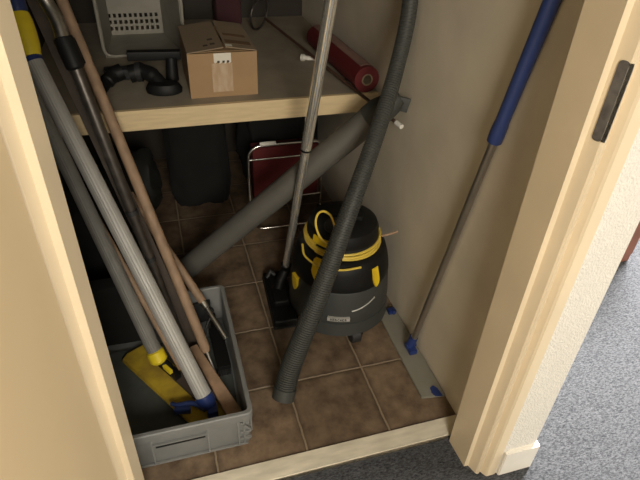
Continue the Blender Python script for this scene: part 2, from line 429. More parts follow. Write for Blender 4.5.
# ribs and handle recess on the short front side
fy0, fy1 = CY0 - .0005, CY0 + .009
for x in (CX1 - .052, 0.008, -0.165, CX0 + .052):
    box(b, x - .003, x + .003, fy0, fy1, .010, .136, .0008)
box(b, -0.165, 0.008, fy0 - .001, fy1, .108, .114, .001)      # lip over the hand slot
box(b, CX0 + .02, CX1 - .022, fy0 + .001, fy1, .008, .014, .001)
for s in (1, -1):
    cx_ = CX1 - .026 if s > 0 else CX0 + .026
    box(b, cx_ - .010, cx_ - .006, fy0, fy1, .014, .136, .0006)
    box(b, cx_ - .026, cx_ + .016, fy0, fy1, .074, .079, .0006)
    box(b, cx_ - .026, cx_ + .016, fy0, fy1, .040, .045, .0006)
    t = NB(); box(t, -.028, .028, fy0, fy1, -.0025, .0025, .0006)
    bmesh.ops.transform(t, matrix=Matrix.Translation((cx_ - .001, 0, .106)) @ Matrix.Rotation(0.95*s, 4, 'Y') , verts=t.verts); merge(b, t)
for y in (CY0 + .05, CY0 + .22, CY1 - .22, CY1 - .05):
    for x0, x1 in ((CX1 - .009, CX1 + .0005), (CX0 - .0005, CX0 + .009)):
        box(b, x0, x1, y - .003, y + .003, .010, .136, .0008)
obj('body', b, 'crate', crate)
b = NB(); box(b, -0.155, 0.000, CY0 + .0065, CY0 + .0085, .088, .104)
obj('hand_slot', b, 'black', crate, smooth=False)['label'] = 'dark open hand slot'

# ================================================================== TOOLS LEANING AT THE LEFT
def ribbed(k): return 1.0 if k % 2 else 0.95
def straight(p0, p1, n=24): return [lerp(p0, p1, i / n) for i in range(n + 1)]

# 1 ribbed aluminium mop pole, yellow clamp, blue grip
P0 = Vector((0.022, 1.222, 0.075)); P1 = Vector((-0.345, 1.835, 1.082))
mp = thing('flat_mop', 'ribbed bright aluminium mop pole with yellow clamp and blue grip, in the crate', 'mop', (0.02, 1.22, 0.014))
b = NB(); tube(b, [P0, P1], [0.0285, 0.0262], n=44, ribs=ribbed); obj('pole', b, 'alu', mp)
ax = (P1 - P0).normalized()
b = NB(); tube(b, [P1 - ax*.010, P1 + ax*.004], 0.0285, n=28); obj('ring', b, 'blue', mp)['label'] = 'blue ring at the top of the pole'
q1 = Vector((-0.362, 1.905, 1.195))
b = NB(); tube(b, [P1 + ax*.005, lerp(P1, q1, .3), lerp(P1, q1, .55), lerp(P1, q1, .85), q1], [.0285, .033, .034, .033, .029], n=20)
t = NB(); box(t, -.012, .012, -.045, -.01, .02, .11, .008); bmesh.ops.transform(t, matrix=frame_to(P1, q1, 0.5), verts=t.verts); merge(b, t)
obj('clamp', b, 'yellow', mp)['label'] = 'yellow locking clamp'
q2 = q1 + (q1 - P1).normalized() * 0.32
b = NB(); tube(b, [q1 - (q1-P1)*.03, lerp(q1, q2, .04), lerp(q1, q2, .5), q2 - (q2-q1)*.05, q2], [.024, .029, .026, .026, .015], n=24); obj('grip', b, 'navy', mp)['label'] = 'blue plastic grip'
b = NB(); tube(b, [P0 + ax*.03, P0 + ax*.005, P0 - ax*.018], [.032, .032, .026], n=24)
box(b, -.018, .018, -.022, .022, -.012, .02, .006, Matrix.Translation((0.035, 1.195, .056)))
obj('joint', b, 'blue', mp)['label'] = 'blue plastic foot joint'
b = NB(); tube(b, spline([(0.015, 1.205, .062), (-0.03, 1.235, .070), (-0.075, 1.245, .062), (-0.10, 1.262, .058)], 6), [.012]*3 + [.009]*10 + [.008]*5 + [.004], n=10)
box(b, -.035, .02, -.008, .008, -.012, .012, .004, Matrix.Translation((-0.055, 1.222, .057)) @ Matrix.Rotation(-.2, 4, 'Z'))
obj('lever', b, 'navy', mp)['label'] = 'dark blue latch lever'

# 2 yellow flat mop head, on the crate floor, tilted
ym = thing('flat_mop', 'dirty yellow flat mop with dull grey pole and yellow clip, lying in the crate', 'mop', (-0.1, 1.4, 0.01))
A, Bq = Vector((-0.205, 1.565, 0)), Vector((0.045, 1.165, 0)); u = (Bq - A).normalized(); v = Vector((u.y, -u.x, 0))
if v.x < 0: v = -v
pl_ = [A - v*.070 + u*.0, A - v*.040 - u*.016, A + v*.045 - u*.008, A + v*.052 + u*.02, Bq + v*.056, Bq - v*.066]
b = NB(); prism(b, [(p.x, p.y) for p in pl_], 0.0195, 0.036, 0.004); obj('mop_pad', b, 'mop_yellow', ym)
b = NB(); pp = [A + v*.045 + u*.17, A + v*.005 + u*.17, Bq + v*.002 - u*.12, Bq + v*.045 - u*.12]
prism(b, [(p.x, p.y) for p in pp], 0.0365, 0.046, 0.004); obj('backing_plate', b, 'wood_dark', ym)['label'] = 'brown stained centre plate'
G0 = Vector((-0.128, 1.452, 0.095)); G1 = Vector((-0.372, 1.86, 0.93))
ax = (G1 - G0).normalized()
b = NB(); tube(b, [G0, G0 + (G1-G0)*1.15], [0.0265, 0.0245], n=44, ribs=ribbed); obj('pole', b, 'alu_grey', ym)
b = NB(); tube(b, [G0 + ax*.03, G0 + ax*.025, G0 - ax*.012, G0 - ax*.022], [.026, .032, .033, .024], n=14); obj('clip', b, 'yellow', ym)['label'] = 'yellow clip at the foot of the pole'
g2 = Vector((-0.098, 1.425, .062))
b = NB(); tube(b, [G0 - ax*.01, g2, (-0.082, 1.40, .045)], [.019, .020, .012], n=14)
box(b, -.022, .022, -.012, .012, -.010, .014, .004, Matrix.Translation((-0.075, 1.392, .052)) @ Matrix.Rotation(-1.0, 4, 'Z'))
obj('joint', b, 'black', ym)['label'] = 'black swivel joint'
b = NB(); box(b, -.022, .022, -.007, .007, 0, .016, .003, Matrix.Translation((-0.098, 1.402, .068)) @ Matrix.Rotation(-1.0, 4, 'Z'))
obj('buckle', b, 'yellow', ym)['label'] = 'yellow buckle'

# 3 thin wooden stick between the two mop poles
b = NB(); tube(b, [(-0.050, 1.395, 0.072), (-0.380, 1.952, 0.79), (-0.386, 1.964, 0.805)], [.0115, .0115, .008], n=14)
tag(obj('wooden_stick', b, 'wood'), 'thin brown wooden stick squeezed between the two ribbed mop poles', 'stick')

# 4 bent dark vacuum tube
vt = thing('vacuum_tube', 'tarnished chrome vacuum tube with bent top and black collar, left corner', 'vacuum tube', (0.05, 1.5, 0.02))
T0 = Vector((-0.030, 1.500, 0.070)); T1 = Vector((-0.219, 1.734, 1.097)); ax = (T1 - T0).normalized()
b = NB(); tube(b, [T0, lerp(T0, T1, .55), lerp(T0, T1, .56), T1], [.0165, .0165, .0195, .0195], n=24); obj('tube', b, 'dark_chrome', vt)
b = NB(); c1 = T1 + Vector((-.018, .030, .062)); tube(b, [T1 - ax*.02, T1 - ax*.015, lerp(T1, c1, .5), c1, c1 + ax*.004], [.022, .027, .029, .028, .021], n=20)
box(b, -.012, .012, .018, .045, -.03, .05, .006, frame_to(lerp(T1, c1, .3), c1, 2.2)); obj('collar', b, 'black', vt)['label'] = 'black plastic collar'
b = NB(); tube(b, spline([c1, (-0.245, 1.790, 1.202), (-0.263, 1.813, 1.245), (-0.281, 1.820, 1.289), (-0.287, 1.795, 1.325), (-.280, 1.76, 1.352)], 8), .0200, n=24)
obj('bent_end', b, 'steel', vt)['label'] = 'shiny bent end'
b = NB(); tube(b, [lerp(T0, T1, .36), lerp(T0, T1, .375)], .019, n=20); obj('joint_ring', b, 'soft_black', vt)
b = NB(); tube(b, [lerp(T0, T1, .53), lerp(T0, T1, .545)], .0205, n=20)
obj('joint_ring', b, 'soft_black', vt)

# 5 long worn wooden handle with a metal tip
hs = thing('broom_handle', 'long worn brown wooden handle, rightmost of the leaning poles', 'handle', (0.05, 1.41, 0.02))
H0 = Vector((0.048, 1.415, 0.115)); H1 = Vector((-0.2555, 2.082, 1.192))
b = NB(); tube(b, [H0, H0 + (H1-H0)*.012, lerp(H0, H1, .5), H1, H1 + (H1-H0)*.12], [.013, .018, .019, .019, .018], n=20); obj('handle', b, 'wood', hs)
ax = (H1 - H0).normalized()
b = NB(); tube(b, [H0 + ax*.005, H0 - ax*.045, H0 - ax*.088], [.006, .005, .003], n=10); obj('tip', b, 'steel', hs)['label'] = 'thin metal tip'

# 6 second wooden handle with steel ferrule and rod
sh = thing('hand_tool', 'short wooden handle with steel ferrule and rod reaching into the crate', 'tool', (0.14, 1.5, 0.03))
S0 = Vector((0.064, 1.600, 0.190)); S1 = Vector((-0.150, 1.905, 0.53))
b = NB(); tube(b, [S0, S0 + (S1-S0)*.02, S1], [.013, .0165, .0165], n=20); obj('handle', b, 'wood', sh)
ax = (S1 - S0).normalized(); e1 = Vector((0.128, 1.474, 0.104))
b = NB(); tube(b, [S0 + ax*.004, lerp(S0, e1, .14), lerp(S0, e1, .16)], [.0145, .0125, .009], n=20); obj('ferrule', b, 'steel', sh)
b = NB(); tube(b, [lerp(S0, e1, .14), e1], [.008, .011], n=12); obj('rod', b, 'steel', sh)
b = NB(); tube(b, spline([lerp(S0, e1, .1), (0.098, 1.60, .14), (0.06, 1.56, .09), (0.05, 1.52, .05)], 6), .004, n=8); obj('hanging_loop', b, 'soft_black', sh)

# 7 greyed wooden plank behind the poles
b = NB(); p0, p1 = Vector((0.005, 1.535, 0.035)), Vector((-0.338, 2.095, 1.195))
L_ = (p1 - p0).length
view = (Vector((0, 0, 1.65)) - lerp(p0, p1, .5)).normalized(); zz = (p1 - p0).normalized(); xx = zz.cross(view).normalized(); yy = zz.cross(xx)
mxp = Matrix.Translation(p0) @ Matrix((xx, yy, zz)).transposed().to_4x4()
box(b, -.026, .026, -.008, .008, 0, L_ * 1.06, .004, mxp)
tag(obj('wooden_plank', b, 'wood_dark'), 'narrow greyish brown plank leaning behind the chrome tube', 'plank')

# 8 pale wooden board lying across the crate corner
b = NB(); p0, p1 = Vector((0.108, 1.150, 0.062)), Vector((-0.020, 1.560, 0.085))
zz = (p1 - p0).normalized(); xx = Vector((0, 0, 1)).cross(zz).normalized(); yy = zz.cross(xx)
mxp = Matrix.Translation(p0) @ Matrix((xx, yy, zz)).transposed().to_4x4()
t = NB(); prism(t, [(-.026, 0), (.026, 0), (.015, .35), (-.014, .35)], -.010, .010, .003)
bmesh.ops.transform(t, matrix=mxp @ Matrix(((1,0,0,0),(0,0,1,0),(0,1,0,0),(0,0,0,1))), verts=t.verts); merge(b, t)
tag(obj('wooden_board', b, 'wood_pale'), 'pale tapering wooden board lying beside the yellow mop in the crate', 'board')

# 9 dark stuff in the crate: brush and black scraper
br = thing('hand_brush', 'black hand brush lying along the right side of the crate', 'brush', (0.10, 1.46, 0.02))
mb = Matrix.Translation((0.100, 1.45, 0.069)) @ Matrix.Rotation(0.03, 4, 'Z')
b = NB(); box(b, -.026, .026, -.09, .12, -.010, .012, .008, mb); obj('back', b, 'black', br)
b = NB()
for i in range(5):
    for j in range(14):
        x, y = -.020 + i*.010, -.082 + j*.0148
        t = NB(); tube(t, [(x, y, -.044), (x, y, -.008)], [.0045, .0035], n=6); bmesh.ops.transform(t, matrix=mb, verts=t.verts); merge(b, t)
o = obj('bristles', b, 'soft_black', br); o['kind'] = 'stuff'
b = NB(); t = NB(); tube(t, [(0, .11, 0), (0, .16, .01), (0, .190, .014)], [.014, .011, .013], n=14); bmesh.ops.transform(t, matrix=mb, verts=t.verts); merge(b, t)
obj('handle', b, 'black', br)
cl = thing('scraper', 'black plastic scraper with a round knob at the back of the crate', 'scraper', (0.07, 1.62, 0.02))
b = NB(); box(b, -.075, .045, -.005, .005, 0, .10, .003, Matrix.Translation((0.05, 1.672, 0.019)) @ Matrix.Rotation(-.12, 4, 'X') @ Matrix.Rotation(.2, 4, 'Z')); obj('blade', b, 'soft_black', cl)
b = NB(); tube(b, [(-0.005, 1.64, .09), (-.075, 1.60, .13), (-.105, 1.585, .15)], [.011, .012, .016], n=12); obj('grip', b, 'black', cl)

# ================================================================== GREY PIPE LEANING AGAINST THE RIGHT WALL
gp = thing('plastic_pipe', 'thick grey plastic pipe slanting from the floor up to the right wall', 'pipe', (0.06, 1.9, 0.0))
G0 = Vector((-0.005, 1.962, 0.058)); G1 = Vector((0.770, 1.715, 0.868))
b = NB(); tube(b, [G0, G1], .050, n=36); obj('tube', b, 'pipe', gp)
ax = (G1 - G0).normalized()
b = NB(); g2 = Vector((0.836, 1.695, 0.925)); tube(b, [G1 - ax*.05, G1 - ax*.045, G1, g2 - (g2-G1)*.3, g2], [.051, .0530, .0530, .040, .024], n=36)
obj('end_cap', b, 'hose', gp)['label'] = 'dark grey cap at the upper end'
b = NB(); box(b, -.006, .006, -.026, .026, -.01, .050, .004, frame_to((.822, 1.70, .905), (.868, 1.682, .895)))
obj('fin', b, 'hose', gp)

# ================================================================== THICK HOSE
ho = thing('suction_hose', 'thick grey corrugated hose rising from the tiles past the vacuum', 'hose', (0.28, 1.22, 0.0))
hp_ = [(0.290, 1.208, 0.042), (0.315, 1.238, 0.115), (0.356, 1.268, 0.205), (0.452, 1.33, 0.406), (0.562, 1.415, 0.645), (0.698, 1.550, 0.882), (0.778, 1.645, 1.02), (0.832, 1.71, 1.18), (0.846, 1.745, 1.32), (0.842, 1.76, 1.42)]
hp_ = spline(hp_, 26)
cum = [0.0]
for i in range(1, len(hp_)): cum.append(cum[-1] + (hp_[i] - hp_[i-1]).length)
tot = cum[-1]
def at_len(s):
    for i in range(1, len(cum)):
        if cum[i] >= s: return lerp(hp_[i-1], hp_[i], (s - cum[i-1]) / max(1e-9, cum[i] - cum[i-1]))
    return hp_[-1]
pts, rad = [], []
pitch = .0085; nr = int(tot / pitch)
for i in range(nr * 4 + 1):
    s = tot * i / (nr * 4); f = s / tot
    base = .0385 + (.0265 - .0385) * min(1, f / .75) ** .8
    pts.append(at_len(s)); rad.append(base * (1 + (.05 - .02 * f) * (1 if i % 4 in (1, 2) else -1)))
b = NB(); tube(b, pts, rad, n=28); obj('hose', b, 'hose', ho)
b = NB(); d = (pts[6] - pts[0]).normalized(); tube(b, [pts[0] - d*.012, pts[0] + d*.030], [.0412, .0415], n=28); obj('cuff', b, 'hose', ho)

# ================================================================== CHROME WAND WITH FLOOR HEAD
wd = thing('vacuum_wand', 'upright shiny chrome vacuum wand with black floor nozzle', 'vacuum wand', (0.40, 1.75, 0.0))
W0 = Vector((0.440, 1.80, 0.120)); W1 = Vector((0.530, 1.600, 1.300))
J = lerp(W0, W1, .54)
b = NB(); tube(b, [W0, J], .0165, n=28); obj('lower_tube', b, 'wand', wd)
b = NB(); tube(b, [J, J + (W1-W0)*.003, W1 + (W1-W0)*.1], [.0165, .0196, .0196], n=28); obj('upper_tube', b, 'wand', wd)
b = NB(); tube(b, [J - (W1-W0)*.003, J + (W1-W0)*.004], .0198, n=24); obj('joint_ring', b, 'black', wd)
b = NB()
box(b, -.052, .052, -.165, .165, .004, .040, .012, Matrix.Translation((0.400, 1.735, 0)) @ Matrix.Rotation(-.06, 4, 'Z'), seg=3)
box(b, -.034, .034, -.085, .095, .035, .066, .012, Matrix.Translation((0.398, 1.745, 0)) @ Matrix.Rotation(-.06, 4, 'Z'), seg=3)
obj('floor_nozzle', b, 'black', wd)
b = NB(); box(b, -.055, .055, -.170, .170, 0.001, .009, .003, Matrix.Translation((0.400, 1.735, 0)) @ Matrix.Rotation(-.06, 4, 'Z')); obj('brush_strip', b, 'soft_black', wd)
b = NB(); tube(b, spline([(0.395, 1.75, .058), (0.412, 1.775, .085), W0 - (W1-W0)*.0, W0 + (W1-W0)*.03], 5), [.022]*10 + [.021]*5 + [.0235], n=18); obj('elbow', b, 'black', wd)
b = NB(); tube(b, [(0.366, 1.845, .052), (0.385, 1.86, .075), (0.405, 1.845, .060)], .012, n=12); obj('pedal', b, 'soft_black', wd)

# ================================================================== VACUUM CLEANER
VC = (0.628, 1.625, 0.0)
vc = thing('vacuum_cleaner', 'black and yellow drum vacuum cleaner with grey base on the tiles', 'vacuum cleaner', VC)
b = NB(); lathe(b, [(.140, .058), (.178, .062), (.198, .074), (.208, .090), (.206, .160), (.197, .255), (.193, .264), (.150, .266)], VC, 64); obj('tub', b, 'vac_grey', vc)
# front bumper bulge with wheel housing
b = NB()
def arc_shell(bm, a0, a1, r_in, r_out, z0, z1, n=18, top=0.0, c=VC, rtop=None):
    """curved plate around the drum"""
    if rtop is None: rtop = r_out
    V = []
    for i in range(n + 1):
        a = math.radians(a0 + (a1 - a0)*i/n); ca, sa = math.cos(a), math.sin(a)
        V.append([bm.verts.new((c[0] + r*ca, c[1] + r*sa, z)) for r, z in ((r_in, z0), (r_out, z0), (rtop, z1), (min(r_in, rtop - .004), z1))])
    for i in range(n):
        for k in range(4): bm.faces.new((V[i][k], V[i][(k+1) % 4], V[i+1][(k+1) % 4], V[i+1][k]))
    bm.faces.new(V[0]); bm.faces.new(V[-1][::-1])
arc_shell(b, 205, 335, .19, .214, .055, .115, rtop=.209)
obj('bumper', b, 'vac_grey', vc)
for a in (274, 20, 70, 122):
    b = NB(); aa = math.radians(a); lathe(b, [(.036, .062), (.040, .070), (.034, .10)], (VC[0] + .172*math.cos(aa), VC[1] + .172*math.sin(aa), 0), 20); obj('castor_housing', b, 'vac_grey', vc)
b = NB(); lathe(b, [(.150, .262), (.194, .264), (.197, .272), (.194, .300), (.186, .338), (.175, .372), (.163, .382), (.135, .384)], VC, 64); obj('motor_housing', b, 'black', vc)
b = NB(); lathe(b, [(.125, .380), (.142, .382), (.140, .428), (.12, .430)], VC, 56); obj('cable_groove', b, 'soft_black', vc)
b = NB(); lathe(b, [(.115, .426), (.140, .428), (.140, .434), (.139, .458), (.131, .478), (.112, .489), (.085, .493), (.04, .495)], VC, 64); obj('head', b, 'black', vc)
b = NB(); box(b, -.075, .075, -.018, .018, .490, .510, .008, Matrix.Translation(VC) @ Matrix.Rotation(-.5, 4, 'Z')); obj('carry_handle', b, 'black', vc)
b = NB(); lathe(b, [(.050, 0), (.052, .006), (.046, .016)], (VC[0]-.045, VC[1]-.060, .4875), 28); obj('switch_dial', b, 'soft_black', vc)
# wound yellow cord
b = NB(); cordp = []
for k in range(0, 3*48 + 1):
    a = 2*PI*k/48 + 3.6; cordp.append((VC[0] + (.147 + .003*math.sin(a*1.37))*math.cos(a), VC[1] + (.147 + .003*math.sin(a*1.37))*math.sin(a), .391 + .0115*k/48 + .003*math.sin(a*2.1)))
tube(b, cordp, .0052, n=8)
obj('power_cord', b, 'cord', vc)
b = NB(); tube(b, spline([(0.536, 1.497, .452), (0.497, 1.500, .500), (0.481, 1.512, .550), (0.490, 1.525, .585), (0.516, 1.535, .588), (0.548, 1.545, .555), (0.570, 1.550, .490)], 8), .0042, n=8)
obj('cord_loop', b, 'cord', vc)
b = NB(); tube(b, spline([(0.458, 1.60, .405), (0.455, 1.545, .388), (0.50, 1.475, .378), (0.57, 1.440, .382), (0.64, 1.436, .385)], 8), .0042, n=8)
obj('loose_cord', b, 'cord', vc)
b = NB(); tube(b, spline([(0.780, 1.585, .400), (0.80, 1.575, .410), (0.845, 1.582, .412)], 5), .0045, n=8); obj('cord_end', b, 'wood_pale', vc)['label'] = 'pale cord end sticking out at the right'
b = NB()
for dx in (0, .018):
    t = NB(); box(t, -.004, .004, -.003, .003, -.016, .016, .001); bmesh.ops.transform(t, matrix=Matrix.Translation((0.505 + dx*.9, 1.455 - dx*.2, .398 - dx*.6)) @ Matrix.Rotation(.8, 4, 'Y'), verts=t.verts); merge(b, t)
obj('cord_clip', b, 'white', vc)['label'] = 'two small white cord clips'
b = NB(); arc_shell(b, 200, 235, .12, .1465, .434, .462, n=10, rtop=.1425); obj('head_accent', b, 'vac_yellow', vc)['label'] = 'yellow stripe on the head'
# yellow latches
for a0, a1, z0, z1 in ((214, 242, .300, .384), (184, 196, .195, .262), (291, 301, .268, .350)):
    b = NB(); n = 12; V = []
    for i in range(n + 1):
        f = i / n; a = math.radians(a0 + (a1 - a0)*f); ca, sa = math.cos(a), math.sin(a)
        dip = (z1 - z0) * .45 * (abs(f - .5)*2) ** 2.2
        def R(z): return .2000 - max(0, z - .290) * .32 + (.004 if z < .264 else 0)
        zl = z0 + dip
        V.append([b.verts.new((VC[0] + r*ca, VC[1] + r*sa, z)) for r, z in ((R(zl) - .012, zl), (R(zl) + .003, zl), (R(z1) + .004, z1), (R(z1) - .012, z1))])
    for i in range(n):
        for k in range(4): b.faces.new((V[i][k], V[i][(k+1) % 4], V[i+1][(k+1) % 4], V[i+1][k]))
    b.faces.new(V[0]); b.faces.new(V[-1][::-1])
    obj('latch', b, 'vac_yellow', vc)
# castors
for a in (274, 20, 70, 122):
    aa = math.radians(a); cx_, cy_ = VC[0] + .192*math.cos(aa), VC[1] + .192*math.sin(aa)
    b = NB(); tube(b, [(cx_ - .022, cy_, .034), (cx_ - .018, cy_, .034), (cx_ + .018, cy_, .034), (cx_ + .022, cy_, .034)], [.028, .0335, .0335, .028], n=24)
    wh = obj('castor', b, 'soft_black', vc)
    b = NB(); box(b, -.030, .030, -.018, .020, .040, .066, .006, Matrix.Translation((cx_, cy_, 0))); obj('castor_fork', b, 'black', wh)
# badge strip with the maker's lettering, and silver accent line
b = NB(); arc_shell(b, 240, 264, .19, .2155, .137, .154, n=10); obj('badge', b, 'silver', vc)['label'] = 'pale badge strip on the base'
ch = {'K': ['101','101','110','101','101'], 'A': ['010','101','111','101','101'], 'R': ['110','101','110','101','101'], 'C': ['011','100','100','100','011'],
      'H': ['101','101','111','101','101'], 'E': ['111','100','110','100','111']}
b = NB(); word = 'KARCHER'; px = .0024; x = -(len(word)*4 - 1)/2*px
for li, c_ in enumerate(word):
    for r_ in range(5):
        for k_ in range(3):
            if ch[c_][r_][k_] == '1':
                xx_ = x + (li*4 + k_)*px; a = math.radians(252) + xx_/.216; zc = .1505 - r_*px
                t = NB(); box(t, -px/2, px/2, -.0006, .0006, -px/2, px/2)
                bmesh.ops.transform(t, matrix=Matrix.Translation((VC[0] + .216*math.cos(a), VC[1] + .216*math.sin(a), zc)) @ Matrix.Rotation(a + PI/2, 4, 'Z'), verts=t.verts); merge(b, t)
    if li == 1:
        for k_ in (0, 2):
            xx_ = x + (li*4 + k_)*px; a = math.radians(252) + xx_/.216
            t = NB(); box(t, -px/2, px/2, -.0006, .0006, -px/3, px/3)
            bmesh.ops.transform(t, matrix=Matrix.Translation((VC[0] + .216*math.cos(a), VC[1] + .216*math.sin(a), .1505 + px*1.2)) @ Matrix.Rotation(a + PI/2, 4, 'Z'), verts=t.verts); merge(b, t)
obj('lettering', b, 'vac_grey', vc, smooth=False)['label'] = 'small dark lettering on the badge strip'
b = NB(); pts = []
for i in range(13):
    f = i/12; a = math.radians(266 + 29*f); z = .182 + .034*f**1.5; r = .2100 - (z - .15)*.11; pts.append((VC[0] + r*math.cos(a), VC[1] + r*math.sin(a), z))
tube(b, pts, .0028, n=6); obj('accent_line', b, 'silver', vc)['label'] = 'thin silver curved line'

# ================================================================== FLAT MOP AT THE RIGHT WALL
rm = thing('flat_mop', 'flat mop with blue grip leaning on the right wall, grey-green plate', 'mop', (0.84, 1.32, 0.0))
b = NB(); prism(b, [(0.790, 1.550), (0.870, 1.562), (0.876, 1.552), (0.876, 1.075), (0.784, 1.088)], 0.004, 0.014, .002); obj('mop_plate', b, 'mopboard', rm)
b = NB(); prism(b, [(0.795, 1.540), (0.868, 1.545), (0.870, 1.09), (0.790, 1.10)], 0.0005, 0.005); obj('mop_cloth', b, 'hose', rm)
b = NB(); prism(b, [(0.832, 1.118), (0.848, 1.126), (0.858, 1.110), (0.862, 1.073), (0.835, 1.078), (0.828, 1.098)], 0.0135, 0.018, .001); obj('end_clip', b, 'blue', rm)['label'] = 'blue clip at the near end'
b = NB(); box(b, .832, .866, 1.520, 1.548, .0135, .030, .004); tube(b, [(.842, 1.530, .025), (.852, 1.512, .032)], .009, n=10); obj('end_clip', b, 'blue', rm)['label'] = 'blue clip at the far end'
J0 = Vector((0.838, 1.322, 0.022)); J1 = Vector((0.846, 1.316, .085))
b = NB(); box(b, -.016, .016, -.030, .022, -.008, .014, .005, Matrix.Translation((0.840, 1.315, .022))); tube(b, [J0, J1], [.019, .017], n=16); tube(b, [(.820, 1.322, .036), (.862, 1.322, .036)], .012, n=12)
obj('swivel_joint', b, 'blue', rm)
K = Vector((0.8575, 1.138, 1.025)); E_ = Vector((0.8585, 1.062, 1.40))
b = NB(); tube(b, [J1 - Vector((0, 0, .02)), K], [.0118, .0118], n=20); obj('pole', b, 'mop_pole', rm)
ax = (K - J1).normalized()
b = NB(); tube(b, [J1 + ax*.006, J1 + ax*.010], .0135, n=18); obj('joint_collar', b, 'steel', rm)
b = NB(); g = (E_ - K).normalized(); tube(b, [K - g*.012, K - g*.008, K + g*.018, K + g*.045, K + g*.055, K + g*.40, E_ + g*.10, E_ + g*.12], [.012, .0205, .0212, .0200, .0185, .0195, .0197, .012], n=24); obj('grip', b, 'navy', rm)['label'] = 'long dark blue grip'

# ================================================================== RED FOLDING TROLLEY UNDER THE SHELF
tr = thing('folding_trolley', 'chrome tube frame with dark red fabric panel under the shelf', 'trolley', (0.59, 2.42, 0))
b = NB(); X0, X1, Yt = 0.400, 0.785, 2.42
tube(b, spline([(X0, Yt, .02), (X0, Yt, .20), (X0, Yt, .345), (X0 + .008, Yt, .385), (X0 + .04, Yt, .412), (X0 + .09, Yt, .418), (X1 - .06, Yt, .418), (X1 - .02, Yt, .405), (X1, Yt, .37), (X1, Yt, .2), (X1, Yt, .02)], 6), .0085, n=12); obj('frame', b, 'chrome', tr)
b = NB(); tube(b, [(X0 + .004, Yt - .004, .345), (X1 - .004, Yt - .004, .345)], .0055, n=10); obj('crossbar', b, 'chrome', tr)
b = NB(); tube(b, [(X0 + .004, Yt - .004, .105), (X1 - .004, Yt - .004, .105)], .0055, n=10); obj('crossbar', b, 'chrome', tr)
b = NB(); box(b, X0 + .022, X1 - .014, Yt + .004, Yt + .075, .10, .405, .014); obj('fabric_panel', b, 'red', tr)
b = NB(); tube(b, [(X0 + .06, Yt, .4275), (X0 + .14, Yt, .4275)], .0105, n=12); obj('grip', b, 'white', tr)['label'] = 'pale grip on the top bar'
b = NB(); tube(b, spline([(X0, Yt, .03), (X0 + .01, Yt - .12, .03), (X0 + .05, Yt - .16, .03), (X1 - .05, Yt - .16, .03), (X1 - .01, Yt - .12, .03), (X1, Yt, .03)], 5), .007, n=10); obj('foot_frame', b, 'chrome', tr)
for x in (X0, X1):
    b = NB(); lathe(b, [(.012, 0), (.013, .004), (.012, .03)], (x, Yt, 0), 14); obj('rubber_foot', b, 'soft_black', tr)

# dark bag under the shelf, at the left
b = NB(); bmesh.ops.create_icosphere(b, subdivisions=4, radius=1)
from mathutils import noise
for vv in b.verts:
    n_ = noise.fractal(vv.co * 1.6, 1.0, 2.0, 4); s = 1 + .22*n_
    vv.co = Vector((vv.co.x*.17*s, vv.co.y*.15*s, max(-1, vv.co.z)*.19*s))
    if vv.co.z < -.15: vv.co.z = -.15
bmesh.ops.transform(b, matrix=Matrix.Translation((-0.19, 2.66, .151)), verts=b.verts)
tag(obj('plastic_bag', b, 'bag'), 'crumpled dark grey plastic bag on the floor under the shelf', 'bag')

def filler(name, c, s_, seed, m, label):  # added near-black masses that stand in for the closet's deep shade
    b = NB(); bmesh.ops.create_icosphere(b, subdivisions=4, radius=1)
    for vv in b.verts:
        n_ = noise.fractal(vv.co * 1.5 + Vector((seed, 0, 0)), 1.0, 2.0, 4); k = 1 + .20*n_
        q = vv.co.copy(); q = Vector([math.copysign(abs(t_)**.7, t_) for t_ in q])
        vv.co = Vector((q.x*s_[0]*k, q.y*s_[1]*k, max(-.93, q.z)*s_[2]*k)); vv.co.z = max(vv.co.z, -.86*s_[2])
    bmesh.ops.transform(b, matrix=Matrix.Translation((c[0], c[1], .86*s_[2] + .001)), verts=b.verts)
    return tag(obj(name, b, m), label, 'filler')
filler('dark_filler', (-0.29, 2.02), (.145, .16, .27), 5.2, 'filler_black', 'black sack added for shade behind the grey crate at the left wall')
filler('shade_filler', (0.165, 2.70), (.17, .16, .34), 3.1, 'filler_black', 'added near-black shade sack under the shelf, left of the red trolley')
filler('shade_filler', (0.62, 2.74), (.20, .16, .34), 7.7, 'filler_black', 'added near-black shade sack standing behind the red trolley')
b = NB(); box(b, -.415, -.155, 1.612, 1.675, .020, .32, .03, seg=4)
for vv in b.verts: vv.co += Vector((0, 0, .02*noise.noise(vv.co*9)))
tag(obj('crate_filler', b, 'filler_black'), 'added black shade filler standing in the far left corner of the crate', 'bag')  # added dark block that fills the crate corner with shade
b = NB(); prism(b, [(-.43, 1.10), (.12, 1.098), (.132, 1.40), (.128, 1.58), (-.10, 1.595), (-.43, 1.59)], .0125, .0185, .002)
tag(obj('crate_floor_shade', b, 'crate_shade'), 'added dark grey-green sheet for shade, flat on the bottom of the crate', 'cloth')  # added sheet, stands in for the shade cast by the crate walls
